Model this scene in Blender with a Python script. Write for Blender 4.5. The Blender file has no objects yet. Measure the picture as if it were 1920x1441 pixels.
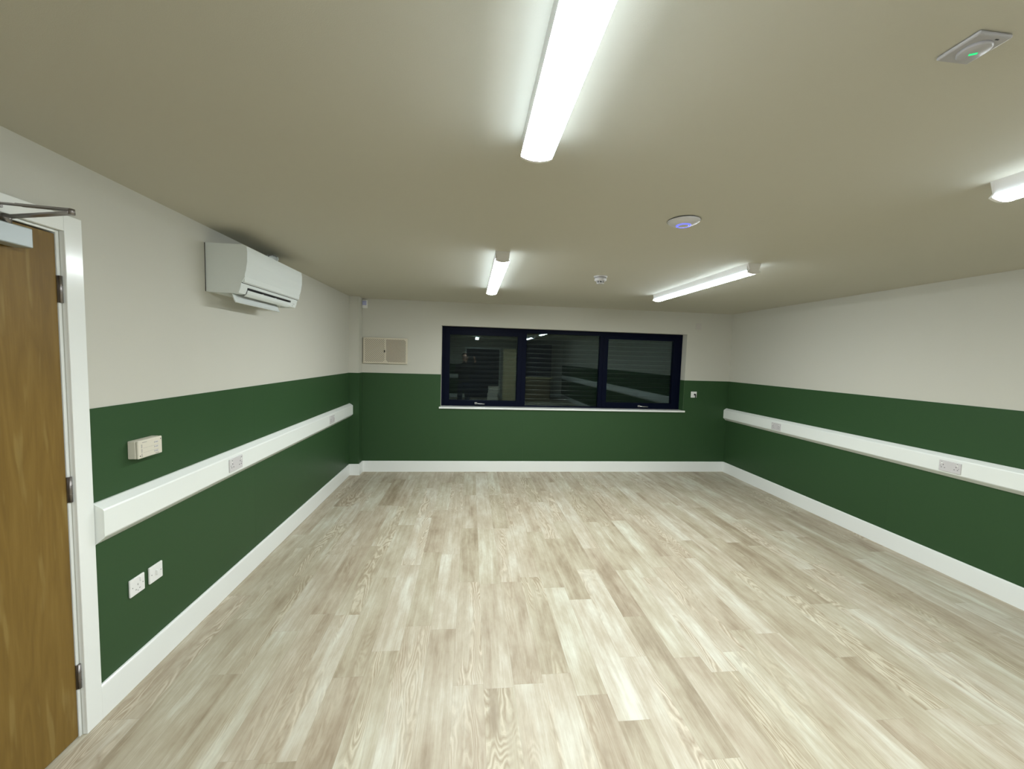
import bpy, bmesh, math, random
from mathutils import Vector, Matrix, Euler
random.seed(7)
C = bpy.context.scene.collection
PI = math.pi
# ------------------------------------------------------------------ measures (metres)
XL, XR, YB, YF, ZC = -1.601, 3.872, 5.612, -5.10, 2.378
ZG, ZS = 1.377, 0.152            # top of green sheeting, top of skirting
CAMZ = 1.65

# ------------------------------------------------------------------ materials
def mat(name, color, rough=0.5, metal=0.0, spec=0.5, bump=None, coat=0.0, var=0.0):
    m = bpy.data.materials.new(name); m.use_nodes = True
    nt = m.node_tree; b = nt.nodes['Principled BSDF']
    b.inputs['Base Color'].default_value = (*color, 1)
    b.inputs['Roughness'].default_value = rough
    b.inputs['Metallic'].default_value = metal
    b.inputs['Specular IOR Level'].default_value = spec
    if coat: b.inputs['Coat Weight'].default_value = coat; b.inputs['Coat Roughness'].default_value = 0.08
    if bump or var:
        tc = nt.nodes.new('ShaderNodeTexCoord')
        n = nt.nodes.new('ShaderNodeTexNoise'); n.inputs['Scale'].default_value = bump[0] if bump else 3.0
        n.inputs['Detail'].default_value = 4
        nt.links.new(tc.outputs['Object'], n.inputs['Vector'])
        if bump:
            bp = nt.nodes.new('ShaderNodeBump'); bp.inputs['Strength'].default_value = bump[1]
            bp.inputs['Distance'].default_value = bump[2]
            nt.links.new(n.outputs['Fac'], bp.inputs['Height']); nt.links.new(bp.outputs['Normal'], b.inputs['Normal'])
        if var:
            n2 = nt.nodes.new('ShaderNodeTexNoise'); n2.inputs['Scale'].default_value = 1.7
            nt.links.new(tc.outputs['Object'], n2.inputs['Vector'])
            mx = nt.nodes.new('ShaderNodeMix'); mx.data_type = 'RGBA'
            mx.inputs[6].default_value = (*[c * (1 - var) for c in color], 1)
            mx.inputs[7].default_value = (*[min(1, c * (1 + var)) for c in color], 1)
            nt.links.new(n2.outputs['Fac'], mx.inputs[0]); nt.links.new(mx.outputs[2], b.inputs['Base Color'])
    return m

def emis(name, color, strength, base=(0.9, 0.9, 0.9)):
    m = mat(name, base, 0.35); b = m.node_tree.nodes['Principled BSDF']
    b.inputs['Emission Color'].default_value = (*color, 1)
    b.inputs['Emission Strength'].default_value = strength
    return m

M = {}
M['paint'] = mat('wall_paint', (0.54, 0.53, 0.465), 0.85, spec=0.25, bump=(420, 0.25, 0.0015), var=0.012)
M['ceil'] = mat('ceiling_paint', (0.52, 0.50, 0.42), 0.9, spec=0.2, bump=(420, 0.2, 0.0012), var=0.012)
M['green'] = mat('green_sheet', (0.032, 0.074, 0.029), 0.42, spec=0.2, bump=(900, 0.12, 0.0006), var=0.03)
M['gloss'] = mat('white_gloss', (0.80, 0.82, 0.79), 0.16, spec=0.5, bump=(60, 0.05, 0.001))
M['pvc'] = mat('white_pvc', (0.80, 0.83, 0.79), 0.33)
M['pvcgrey'] = mat('pale_grey_plastic', (0.60, 0.58, 0.58), 0.3)
M['white'] = mat('white_plastic', (0.78, 0.78, 0.76), 0.28)
M['acwhite'] = mat('unit_white', (0.72, 0.76, 0.74), 0.3)
M['softwhite'] = mat('ceiling_disc_plastic', (0.56, 0.55, 0.56), 0.35)
M['devgrey'] = mat('grey_white_plastic', (0.40, 0.39, 0.40), 0.35)
M['cream'] = mat('cream_plastic', (0.66, 0.62, 0.52), 0.4)
M['paleplate'] = mat('pale_plate', (0.50, 0.475, 0.44), 0.5)
M['beige'] = mat('beige_vent', (0.60, 0.55, 0.44), 0.5)
M['slot'] = mat('vent_slot', (0.20, 0.18, 0.14), 0.7)
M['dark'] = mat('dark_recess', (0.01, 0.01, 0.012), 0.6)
M['grey'] = mat('grey_mark', (0.25, 0.25, 0.24), 0.5)
M['frame'] = mat('navy_powder_coat', (0.0020, 0.0036, 0.0125), 0.45, spec=0.06)
M['shutter'] = mat('black_shutter', (0.0035, 0.0040, 0.0040), 0.45, spec=0.12)
M['bead'] = mat('shutter_slat_bead', (0.03, 0.033, 0.033), 0.22, spec=1.0)
M['steel'] = mat('satin_steel', (0.52, 0.50, 0.50), 0.32, metal=1.0)
M['bronze'] = mat('dark_steel', (0.27, 0.25, 0.24), 0.38, metal=1.0)
M['alu'] = mat('satin_aluminium', (0.46, 0.50, 0.50), 0.50, metal=0.7)
M['housing'] = mat('lamp_housing', (0.78, 0.76, 0.74), 0.4)
M['tube'] = emis('lamp_diffuser_glow', (0.94, 1.0, 1.02), 103.0)
M['tubedim'] = emis('dimmer_lamp_diffuser_glow', (0.94, 1.0, 1.02), 80.0)
M['tubeside'] = emis('added_edge_glow', (0.82, 0.98, 1.12), 17.0)
M['bluering'] = emis('blue_ring_glow', (0.10, 0.12, 1.0), 2.0, (0.05, 0.05, 0.3))
M['greenled'] = emis('green_led_glow', (0.02, 1.0, 0.30), 0.9, (0.02, 0.25, 0.08))
M['pirblue'] = mat('blue_tinted_lens', (0.42, 0.44, 0.66), 0.12)
M['brown'] = mat('brown_board', (0.16, 0.12, 0.055), 0.6, var=0.2)
M['ply'] = mat('pale_timber', (0.58, 0.49, 0.27), 0.6, var=0.08)
M['navy'] = mat('navy_cloth', (0.012, 0.018, 0.045), 0.8)
M['black'] = mat('black_cloth', (0.008, 0.008, 0.010), 0.9)
M['skin'] = mat('skin', (0.50, 0.28, 0.20), 0.5)
M['hair'] = mat('hair', (0.10, 0.06, 0.04), 0.6)
M['eye'] = mat('eye', (0.04, 0.03, 0.03), 0.2)

def nodes_helper(m):
    nt = m.node_tree
    def N(t, **k):
        n = nt.nodes.new(t)
        for a, v in k.items(): setattr(n, a, v)
        return n
    def link(a, b): nt.links.new(a, b)
    def math_(op, a, b=None, clamp=False):
        n = N('ShaderNodeMath', operation=op, use_clamp=clamp)
        for i, v in enumerate((a, b)):
            if v is None: continue
            if isinstance(v, (int, float)): n.inputs[i].default_value = v
            else: link(v, n.inputs[i])
        return n.outputs[0]
    def comb(x, y, z):
        n = N('ShaderNodeCombineXYZ')
        for i, v in enumerate((x, y, z)):
            if isinstance(v, (int, float)): n.inputs[i].default_value = v
            else: link(v, n.inputs[i])
        return n.outputs[0]
    def noise(vec, scale=1.0, detail=3, rough=0.5, dist=0.0):
        n = N('ShaderNodeTexNoise'); link(vec, n.inputs['Vector'])
        n.inputs['Scale'].default_value = scale; n.inputs['Detail'].default_value = detail
        n.inputs['Roughness'].default_value = rough; n.inputs['Distortion'].default_value = dist
        return n.outputs['Fac']
    def ramp(f, pts):
        n = N('ShaderNodeValToRGB'); link(f, n.inputs[0])
        e = n.color_ramp.elements
        while len(e) < len(pts): e.new(0.5)
        for el, (p, c) in zip(e, pts): el.position = p; el.color = (*c, 1)
        return n.outputs[0]
    def mix(f, a, b, mode='MIX'):
        n = N('ShaderNodeMix', data_type='RGBA', blend_type=mode)
        for i, v in ((0, f), (6, a), (7, b)):
            if isinstance(v, (int, float)): n.inputs[i].default_value = v
            elif isinstance(v, tuple): n.inputs[i].default_value = (*v, 1)
            else: link(v, n.inputs[i])
        return n.outputs[2]
    return N, link, math_, comb, noise, ramp, mix

def floor_material():
    m = bpy.data.materials.new('washed_oak_planks'); m.use_nodes = True
    b = m.node_tree.nodes['Principled BSDF']
    N, link, mt, comb, noise, ramp, mix = nodes_helper(m)
    tc = N('ShaderNodeTexCoord'); sp = N('ShaderNodeSeparateXYZ'); link(tc.outputs['Object'], sp.inputs[0])
    x, y = sp.outputs[0], sp.outputs[1]
    W, L = 0.1524, 0.9144
    u = mt('DIVIDE', mt('ADD', x, 8 * W - 0.0994 + 10 * W), W)
    ci = mt('FLOOR', u); fu = mt('FRACT', u)
    w1 = N('ShaderNodeTexWhiteNoise', noise_dimensions='1D'); link(ci, w1.inputs['W'])
    v = mt('ADD', mt('DIVIDE', mt('ADD', y, 20.0), L), mt('MULTIPLY', w1.outputs['Value'], 3.7))
    vi = mt('FLOOR', v); fv = mt('FRACT', v)
    w2 = N('ShaderNodeTexWhiteNoise', noise_dimensions='2D'); link(comb(ci, vi, 0.0), w2.inputs['Vector'])
    sc = N('ShaderNodeSeparateColor'); link(w2.outputs['Color'], sc.inputs[0])
    r1, r2, r3 = sc.outputs[0], sc.outputs[1], sc.outputs[2]
    o1, o2, o3 = mt('MULTIPLY', r1, 37.0), mt('MULTIPLY', r2, 53.0), mt('MULTIPLY', r3, 29.0)
    def P(kx, ky): return comb(mt('ADD', mt('MULTIPLY', x, kx), o1), mt('ADD', mt('MULTIPLY', y, ky), o2), o3)
    fine = noise(P(170, 5.0), 1, 4, 0.6)
    streak = noise(P(26, 1.3), 1, 3, 0.55, 0.4)
    cloud = noise(P(7, 2.2), 1, 5, 0.65)
    # cathedral figure: contour lines of a stretched, slightly wobbling noise field
    wob = noise(P(30, 9), 1, 2, 0.5)
    fld = noise(P(6.0, 0.85), 1, 2.0, 0.45, 0.5)
    ring = mt('PINGPONG', mt('ADD', mt('MULTIPLY', fld, 26.0), mt('MULTIPLY', wob, 1.8)), 0.5)
    ring = mt('MULTIPLY', ring, 2.0)
    msk = mt('MINIMUM', 1.0, mt('MULTIPLY', mt('MAXIMUM', mt('SUBTRACT', r2, 0.42), 0.0), 2.6))
    patch = ramp(noise(P(11, 1.4), 1, 2), [(0.47, (0.06, 0.06, 0.06)), (0.58, (1, 1, 1))])
    cath = mt('MULTIPLY', msk, patch)
    tone = mt('ADD', mt('MULTIPLY', r1, 0.30), mt('MULTIPLY', streak, 0.60))
    tone = mt('ADD', tone, mt('MULTIPLY', mt('SUBTRACT', cloud, 0.5), 1.15))
    tone = mt('ADD', tone, mt('MULTIPLY', mt('SUBTRACT', fine, 0.5), 0.36))
    tone = mt('ADD', tone, 0.05)
    base = ramp(tone, [(0.14, (0.265, 0.208, 0.140)), (0.38, (0.375, 0.318, 0.230)), (0.58, (0.450, 0.402, 0.308)), (0.88, (0.60, 0.59, 0.50))])
    ringc = ramp(ring, [(0.0, (0.27, 0.205, 0.13)), (0.22, (0.36, 0.295, 0.205)), (0.62, (0.47, 0.41, 0.31)), (0.84, (0.63, 0.575, 0.45)), (1.0, (0.56, 0.505, 0.39))])
    col = mix(mt('MULTIPLY', cath, 0.58), base, ringc)
    # a few planks lean slightly green-grey, others pink-tan
    col = mix(mt('MULTIPLY', mt('GREATER_THAN', r3, 0.55), 0.55), col, (0.97, 1.0, 0.97), 'MULTIPLY')
    eu = mt('MINIMUM', fu, mt('SUBTRACT', 1.0, fu)); ev = mt('MINIMUM', fv, mt('SUBTRACT', 1.0, fv))
    su = mt('LESS_THAN', mt('MULTIPLY', eu, W), 0.0006); sv = mt('LESS_THAN', mt('MULTIPLY', ev, L), 0.0007)
    seam = mt('MAXIMUM', su, sv)
    col = mix(mt('MULTIPLY', seam, 0.28), col, (0.16, 0.13, 0.09))
    link(col, b.inputs['Base Color'])
    link(mt('ADD', 0.40, mt('MULTIPLY', fine, 0.16)), b.inputs['Roughness'])
    b.inputs['Specular IOR Level'].default_value = 0.4
    bp = N('ShaderNodeBump'); bp.inputs['Strength'].default_value = 0.12; bp.inputs['Distance'].default_value = 0.001
    link(mt('SUBTRACT', fine, mt('MULTIPLY', seam, 0.8)), bp.inputs['Height']); link(bp.outputs['Normal'], b.inputs['Normal'])
    return m
M['floor'] = floor_material()

def door_material():
    m = bpy.data.materials.new('oak_veneer'); m.use_nodes = True
    b = m.node_tree.nodes['Principled BSDF']
    N, link, mt, comb, noise, ramp, mix = nodes_helper(m)
    tc = N('ShaderNodeTexCoord'); sp = N('ShaderNodeSeparateXYZ'); link(tc.outputs['Object'], sp.inputs[0])
    y, z = sp.outputs[1], sp.outputs[2]
    fine = noise(comb(0.0, mt('MULTIPLY', y, 190), mt('MULTIPLY', z, 9)), 1, 4, 0.6)
    fld = noise(comb(3.0, mt('MULTIPLY', y, 7), mt('MULTIPLY', z, 0.7)), 1, 3, 0.5, 0.3)
    ring = mt('PINGPONG', mt('MULTIPLY', fld, 9.0), 0.5)
    streak = noise(comb(7.0, mt('MULTIPLY', y, 14), mt('MULTIPLY', z, 0.8)), 1, 3, 0.5)
    fleck = ramp(noise(comb(1.0, mt('MULTIPLY', mt('ADD', y, mt('MULTIPLY', z, 0.02)), 24), mt('MULTIPLY', z, 2.6)), 1, 2), [(0.60, (0, 0, 0)), (0.68, (1, 1, 1))])
    f = mt('ADD', mt('MULTIPLY', fine, 0.35), mt('ADD', mt('MULTIPLY', ring, 0.35), mt('MULTIPLY', streak, 0.55)))
    col = ramp(f, [(0.25, (0.135, 0.078, 0.0140)), (0.55, (0.180, 0.107, 0.021)), (0.85, (0.225, 0.142, 0.034))])
    col = mix(mt('MULTIPLY', fleck, 0.5), col, (0.27, 0.19, 0.06))
    link(col, b.inputs['Base Color']); b.inputs['Roughness'].default_value = 0.5; b.inputs['Specular IOR Level'].default_value = 0.3
    return m
M['oak'] = door_material()

def glass_material():
    m = bpy.data.materials.new('window_glass'); m.use_nodes = True
    nt = m.node_tree; nt.nodes.clear()
    N, link, mt, comb, noise, ramp, mix = nodes_helper(m)
    out = N('ShaderNodeOutputMaterial'); ms = N('ShaderNodeMixShader'); tr = N('ShaderNodeBsdfTransparent'); gl = N('ShaderNodeBsdfGlossy')
    tr.inputs['Color'].default_value = (0.95, 0.985, 0.97, 1); gl.inputs['Roughness'].default_value = 0.0
    gl.inputs['Color'].default_value = (0.62, 0.80, 0.84, 1)
    fr = N('ShaderNodeFresnel'); ge = N('ShaderNodeNewGeometry')
    ior = mt('ADD', 1.60, mt('MULTIPLY', ge.outputs['Backfacing'], 1 / 1.60 - 1.60))
    link(ior, fr.inputs['IOR']); link(fr.outputs[0], ms.inputs[0])
    link(tr.outputs[0], ms.inputs[1]); link(gl.outputs[0], ms.inputs[2]); link(ms.outputs[0], out.inputs[0])
    return m
M['glass'] = glass_material()

# ------------------------------------------------------------------ mesh helpers
def box(bm, x0, x1, y0, y1, z0, z1, bev=0.0, seg=2, mi=0):
    v = [bm.verts.new((x, y, z)) for x in (x0, x1) for y in (y0, y1) for z in (z0, z1)]
    q = [(0, 1, 3, 2), (4, 6, 7, 5), (0, 4, 5, 1), (2, 3, 7, 6), (0, 2, 6, 4), (1, 5, 7, 3)]
    fs = [bm.faces.new([v[i] for i in f]) for f in q]
    for f in fs: f.material_index = mi
    if bev:
        es = list({e for f in fs for e in f.edges})
        r = bmesh.ops.bevel(bm, geom=es, offset=bev, segments=seg, affect='EDGES', profile=0.5)
        for f in r['faces']: f.material_index = mi
def prism(bm, prof, axis, a0, a1, mi=0, bev=0.0):
    """prof: list of (p, q) in the two other axes (order x,y,z without axis)."""
    def mk(p, q, a):
        return {'x': (a, p, q), 'y': (p, a, q), 'z': (p, q, a)}[axis]
    A = [bm.verts.new(mk(p, q, a0)) for p, q in prof]; B = [bm.verts.new(mk(p, q, a1)) for p, q in prof]
    n = len(prof); fs = [bm.faces.new(A), bm.faces.new(B[::-1])]
    for i in range(n): fs.append(bm.faces.new([A[i], B[i], B[(i + 1) % n], A[(i + 1) % n]]))
    for f in fs: f.material_index = mi
    if bev:
        es = list({e for f in fs[:2] for e in f.edges})
        bmesh.ops.bevel(bm, geom=es, offset=bev, segments=2, affect='EDGES', profile=0.5)
def lathe(bm, prof, c, axis=Vector((0, 0, 1)), n=48, mi=0, cap=True):
    """prof: (radius, height along axis)."""
    R = Vector(axis).normalized().to_track_quat('Z', 'Y').to_matrix(); c = Vector(c)
    rings = []
    for r, h in prof:
        if r < 1e-6: rings.append([bm.verts.new(c + R @ Vector((0, 0, h)))])
        else: rings.append([bm.verts.new(c + R @ Vector((r * math.cos(2 * PI * i / n), r * math.sin(2 * PI * i / n), h))) for i in range(n)])
    for A, B in zip(rings, rings[1:]):
        for i in range(n):
            j = (i + 1) % n
            if len(A) == 1 and len(B) == 1: continue
            if len(A) == 1: f = bm.faces.new([A[0], B[i], B[j]])
            elif len(B) == 1: f = bm.faces.new([A[i], B[0], A[j]])
            else: f = bm.faces.new([A[i], B[i], B[j], A[j]])
            f.material_index = mi; f.smooth = True
    if cap:
        for A in (rings[0], rings[-1]):
            if len(A) > 1: f = bm.faces.new(A); f.material_index = mi
def tube(bm, pts, r, n=12, mi=0):
    pts = [Vector(p) for p in pts]; rings = []
    for i, p in enumerate(pts):
        d = (pts[min(i + 1, len(pts) - 1)] - pts[max(i - 1, 0)]).normalized()
        R = d.to_track_quat('Z', 'Y').to_matrix()
        rings.append([bm.verts.new(p + R @ Vector((r * math.cos(2 * PI * k / n), r * math.sin(2 * PI * k / n), 0))) for k in range(n)])
    for A, B in zip(rings, rings[1:]):
        for k in range(n):
            f = bm.faces.new([A[k], A[(k + 1) % n], B[(k + 1) % n], B[k]]); f.smooth = True; f.material_index = mi
    bm.faces.new(rings[0][::-1]); bm.faces.new(rings[-1])
def obj(name, bm, mats, parent=None, smooth=False, off=(0, 0, 0)):
    bmesh.ops.recalc_face_normals(bm, faces=bm.faces[:])
    me = bpy.data.meshes.new(name); bm.to_mesh(me); bm.free()
    for k in (mats if isinstance(mats, (list, tuple)) else [mats]): me.materials.append(M[k])
    if smooth:
        for p in me.polygons: p.use_smooth = True
    o = bpy.data.objects.new(name, me); C.objects.link(o); o.location = off
    if parent: o.parent = parent
    return o
def quick(name, mats, parent=None, boxes=(), bev=0.0, smooth=False):
    bm = bmesh.new()
    for b in boxes: box(bm, *b[:6], bev=bev, mi=(b[6] if len(b) > 6 else 0))
    return obj(name, bm, mats, parent, smooth)
def tag(o, label, cat, group=None, kind=None):
    o['label'] = label; o['category'] = cat
    if group: o['group'] = group
    if kind: o['kind'] = kind
    return o
def thing(name, label, cat, loc=(0, 0, 0), rot=(0, 0, 0), group=None, kind=None):
    o = bpy.data.objects.new(name, None); o.empty_display_size = 0.05; C.objects.link(o)
    o.location = loc; o.rotation_euler = rot
    return tag(o, label, cat, group, kind)
def struct(o, label=None, cat=None):
    o['kind'] = 'structure'
    if label: o['label'] = label; o['category'] = cat
    return o
def dup(root, loc, label, rot=None):
    r = root.copy(); C.objects.link(r); r.location = loc; r['label'] = label
    if rot is not None: r.rotation_euler = rot
    for ch in list(root.children):
        c = ch.copy(); C.objects.link(c); c.parent = r
        for g in list(ch.children):
            d = g.copy(); C.objects.link(d); d.parent = c
    return r

# ------------------------------------------------------------------ room shell
T = 0.15
struct(quick('floor', 'floor', boxes=[(XL - T, XR + T, YF - T, YB + 0.36, -0.10, 0.0)]),
       'pale washed oak plank floor running towards the window wall', 'floor')
struct(quick('ceiling', 'ceil', boxes=[(XL - T, XR + T, YF - T, YB + 0.36, ZC, ZC + 0.12)]),
       'flat cream painted ceiling carrying the strip lights', 'ceiling')
DY0, DY1, DZ = 0.858, 1.752, 2.085       # door opening in the left wall
struct(quick('wall_left', 'paint', boxes=[(XL - T, XL, YF, DY0, 0, ZC), (XL - T, XL, DY0, DY1, DZ, ZC), (XL - T, XL, DY1, YB, 0, ZC)]),
       'cream left wall with the oak door and the air conditioner', 'wall')
struct(quick('wall_right', 'paint', boxes=[(XR, XR + T, YF, YB, 0, ZC)]), 'cream right wall above green sheeting', 'wall')
WX0, WX1, WZ0, WZ1, WY = -0.410, 3.170, 0.925, 2.056, 5.733
BT = 0.34
struct(quick('wall_back', 'paint', boxes=[(XL - T, WX0, YB, YB + BT, 0, ZC), (WX1, XR + T, YB, YB + BT, 0, ZC),
       (WX0, WX1, YB, YB + BT, 0, WZ0 - 0.025), (WX0, WX1, YB, YB + BT, WZ1, ZC)]), 'cream far wall around the wide dark window', 'wall')
RX0, RX1, RZ = -0.18, 1.18, 2.02
struct(quick('wall_front', 'paint', boxes=[(XL - T, RX0, YF - T, YF, 0, ZC), (RX1, XR + T, YF - T, YF, 0, ZC), (RX0, RX1, YF - T, YF, RZ, ZC)]),
       'wall behind the photographer with a dark doorway', 'wall')
# boxed pipe column in the far left corner
CX, CY = -1.474, 5.447
struct(quick('trim_1', 'paint', boxes=[(XL, CX, CY, YB, 0, ZC)]), 'narrow boxed column in the far left corner', 'column')

# green sheeting, laid as sheets with hairline joints
GT = 0.004; G0 = ZS - 0.01; g = 0.0001
def sheet(n, label, boxes):
    struct(quick('trim_%d' % n, 'green', boxes=boxes, bev=0.0006), label, 'wall panel')
sheet(2, 'green wall sheet beside the oak door', [(XL, XL + GT, 1.826, 3.117 - g, G0, ZG)])
sheet(3, 'green wall sheet on the left wall, far end', [(XL, XL + GT, 3.117 + g, CY, G0, ZG)])
sheet(4, 'green sheeting on the corner column', [(XL + GT, CX + GT, CY - GT, CY, G0, ZG), (CX, CX + GT, CY, YB - GT, G0, ZG)])
sheet(5, 'green sheeting on the far wall left of and below the window',
      [(CX + GT, WX0, YB - GT, YB, G0, ZG), (WX0, 0.775 - g, YB - GT, YB, G0, WZ0 - 0.026)])
sheet(6, 'green sheeting on the far wall right of and below the window',
      [(0.775 + g, WX1, YB - GT, YB, G0, WZ0 - 0.026), (WX1, XR - GT, YB - GT, YB, G0, ZG), (WX1 - GT, WX1, YB, WY - 0.002, WZ0, ZG)])
sheet(7, 'green sheeting on the right wall, far end', [(XR - GT, XR, 3.225 + g, YB, G0, ZG)])
sheet(8, 'green sheeting on the right wall, near end', [(XR - GT, XR, 0.60, 3.225 - g, G0, ZG)])
sheet(9, 'green sheeting on the right wall behind the photographer', [(XR - GT, XR, YF, 0.60 - 2 * g, G0, ZG)])
sheet(10, 'green sheeting on the wall behind the photographer, left', [(XL, RX0 - 0.07, YF, YF + GT, G0, ZG)])
sheet(11, 'green sheeting on the left wall behind the door', [(XL, XL + GT, YF + GT, DY0 - 0.07, G0, ZG)])
# skirting: 18 mm board, pencil-rounded top
def skirt_prof(s, w):   # s: +1 outward towards +, w wall coord
    return [(w, 0.0), (w + s * 0.018, 0.0), (w + s * 0.018, ZS - 0.010), (w + s * 0.0165, ZS - 0.004), (w + s * 0.012, ZS), (w, ZS)]
def skirt(name, parts, label):
    bm = bmesh.new()
    for ax, s, w, a0, a1 in parts: prism(bm, skirt_prof(s, w), ax, a0, a1)
    struct(obj(name, bm, 'gloss'), label, 'skirting board')
skirt('baseboard_left', [('y', 1, XL, 1.822, CY), ('x', -1, CY, XL, CX + 0.018), ('y', 1, CX, CY - 0.0, YB - 0.0)], 'white skirting board along the left wall and corner column')
skirt('baseboard_right', [('y', -1, XR, YF, YB)], 'white skirting board along the right wall')
skirt('baseboard_back', [('x', -1, YB, CX + 0.018, XR - 0.018)], 'white skirting board under the window')
skirt('baseboard_front', [('x', 1, YF, XL, RX0 - 0.07), ('x', 1, YF, RX1 + 0.07, XR - 0.018), ('y', 1, XL, YF + 0.018, DY0 - 0.07)], 'white skirting board behind the photographer')

# ------------------------------------------------------------------ oak door with frame, hinges and closer
d = thing('door_1', 'oak veneer door in a white frame at the left edge', 'door', (XL, 1.745, 0), kind='structure')
def dobj(name, mats, boxes, parent=d, bev=0.0):
    bm = bmesh.new()
    for b in boxes: box(bm, b[0], b[1], b[2], b[3], b[4], b[5], bev=bev)
    o = obj(name, bm, mats, parent)
    p = parent; off = Vector()
    while p is not None: off += p.location; p = p.parent
    for v in o.data.vertices: v.co -= off
    return o
AR = 0.020
dobj('door_frame', 'gloss', [
    (XL - T, XL, DY1 - 0.030 + 0.018, DY1, 0, DZ), (XL - T, XL, DY0, DY0 + 0.012, 0, DZ), (XL - T, XL, DY0 + 0.012, DY1 - 0.012, DZ - 0.010, DZ),
    (XL, XL + AR, DY1, DY1 + 0.072, 0, DZ + 0.064), (XL, XL + AR, DY0 - 0.068, DY0, 0, DZ + 0.064), (XL, XL + AR, DY0, DY1, DZ, DZ + 0.064),
    (XL - 0.075, XL - 0.052, DY0 + 0.012, DY1 - 0.012, 0, DZ - 0.010)][:6], bev=0.0025)
dobj('door_leaf', 'oak', [(XL - 0.046, XL - 0.002, DY0 + 0.016, 1.7365, 0.008, 2.069)], bev=0.0015)
for z0, z1 in ((1.808, 1.912), (1.010, 1.114), (0.214, 0.318)):
    bm = bmesh.new()
    tube(bm, [(0.004, 0.0, z0), (0.004, 0.0, z1)], 0.0065)
    for zz in (0.33, 0.66): tube(bm, [(0.004, 0, z0 + (z1 - z0) * zz - 0.0008), (0.004, 0, z0 + (z1 - z0) * zz + 0.0008)], 0.0072)
    box(bm, -0.03, 0.002, -0.0088, -0.0072, z0, z1); box(bm, -0.03, 0.002, -0.0065, -0.0045, z0, z1)
    for k in range(4):
        lathe(bm, [(0.0035, 0), (0.003, 0.001), (0, 0.0012)], (-0.008 - 0.009 * (k % 2), -0.0065, z0 + 0.016 + k * 0.024), (0, -1, 0), 10)
    hg = obj('hinge', bm, 'bronze', d)
cl = dobj('door_closer', 'alu', [(XL - 0.002, XL + 0.058, 1.335, 1.600, 1.980, 2.048)], bev=0.004)
bm = bmesh.new()
def bar(bm, a, b, w, t):
    a, b = Vector(a), Vector(b); dd = (b - a); L = dd.length; R = dd.normalized().to_track_quat('X', 'Z').to_matrix()
    vs = [bm.verts.new(a + R @ Vector((x, y, z))) for x in (0, L) for y in (-w / 2, w / 2) for z in (-t / 2, t / 2)]
    for f in [(0, 1, 3, 2), (4, 6, 7, 5), (0, 4, 5, 1), (2, 3, 7, 6), (0, 2, 6, 4), (1, 5, 7, 3)]: bm.faces.new([vs[i] for i in f])
piv = Vector((XL + 0.045, 1.532, 2.066)); elb = Vector((-1.292, 1.458, 2.070)); brk = Vector((XL + 0.030, 1.495, 2.100))
bar(bm, piv, elb, 0.022, 0.006)
lathe(bm, [(0.013, -0.020), (0.013, 0.006), (0.010, 0.010), (0, 0.010)], piv, n=20)
lathe(bm, [(0.0085, -0.006), (0.0085, 0.012), (0, 0.014)], elb, n=20)
e2 = elb + Vector((0, 0, 0.009)); mid = e2.lerp(brk, 0.62)
bar(bm, e2, mid, 0.022, 0.006); bar(bm, e2.lerp(brk, 0.40), brk, 0.015, 0.005)
box(bm, XL + AR, XL + 0.050, 1.455, 1.520, 2.092, 2.106)
arm = obj('closer_arm', bm, 'bronze', cl)
for v in arm.data.vertices: v.co -= Vector((XL, 1.745, 0))

# ------------------------------------------------------------------ window
w = thing('window_1', 'wide navy framed three pane window over a white sill', 'window', (WX0, WY, WZ0), kind='structure')
def wobj(name, mats, boxes, parent=w, bev=0.0):
    bm = bmesh.new()
    for b in boxes: box(bm, *b, bev=bev)
    o = obj(name, bm, mats, parent)
    for v in o.data.vertices: v.co -= Vector((WX0, WY, WZ0))
    return o
F0, F1 = WY, WY + 0.070
wobj('window_frame', 'frame', [
    (WX0, WX0 + 0.050, F0, F1, WZ0, WZ1), (WX1 - 0.055, WX1, F0, F1, WZ0, WZ1),
    (WX0 + 0.050, WX1 - 0.055, F0, F1, WZ1 - 0.060, WZ1), (WX0 + 0.050, WX1 - 0.055, F0, F1, WZ0, WZ0 + 0.018),
    (0.722, 0.798, F0, F1, WZ0 + 0.018, WZ1 - 0.060), (1.892, 1.962, F0, F1, WZ0 + 0.018, WZ1 - 0.060)], bev=0.003)
def pane(x0, x1, z0, z1, parent, a=0.0):
    # glass leans by a fraction of a degree, as fitted glazing does
    bm = bmesh.new(); zc = (z0 + z1) / 2
    box(bm, x0, x1, -0.003, 0.003, z0, z1)
    for v in bm.verts: v.co.y += F0 + 0.030 + (v.co.z - zc) * a
    o = obj('glass_pane', bm, 'glass', parent)
    for v in o.data.vertices: v.co -= Vector((WX0, WY, WZ0))
def sash(x0, x1, z0, z1, px0, px1, pz0, pz1, hx, tilt):
    s = wobj('sash', 'frame', [(x0, px0, F0 - 0.010, F0 + 0.052, z0, z1), (px1, x1, F0 - 0.010, F0 + 0.052, z0, z1),
                               (px0, px1, F0 - 0.010, F0 + 0.052, z0, pz0), (px0, px1, F0 - 0.010, F0 + 0.052, pz1, z1)], bev=0.003)
    pane(px0, px1, pz0, pz1, s, tilt)
    bm = bmesh.new(); zc = 0.968
    box(bm, hx - 0.018, hx + 0.018, F0 - 0.020, F0 - 0.010, zc - 0.014, zc + 0.014, bev=0.003)
    tube(bm, [(hx, F0 - 0.018, zc), (hx, F0 - 0.045, zc), (hx + 0.012, F0 - 0.052, zc), (hx + 0.05, F0 - 0.054, zc - 0.002), (hx + 0.125, F0 - 0.050, zc - 0.004)], 0.0075)
    h = obj('window_handle', bm, 'steel', s)
    for v in h.data.vertices: v.co -= Vector((WX0, WY, WZ0))
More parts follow.
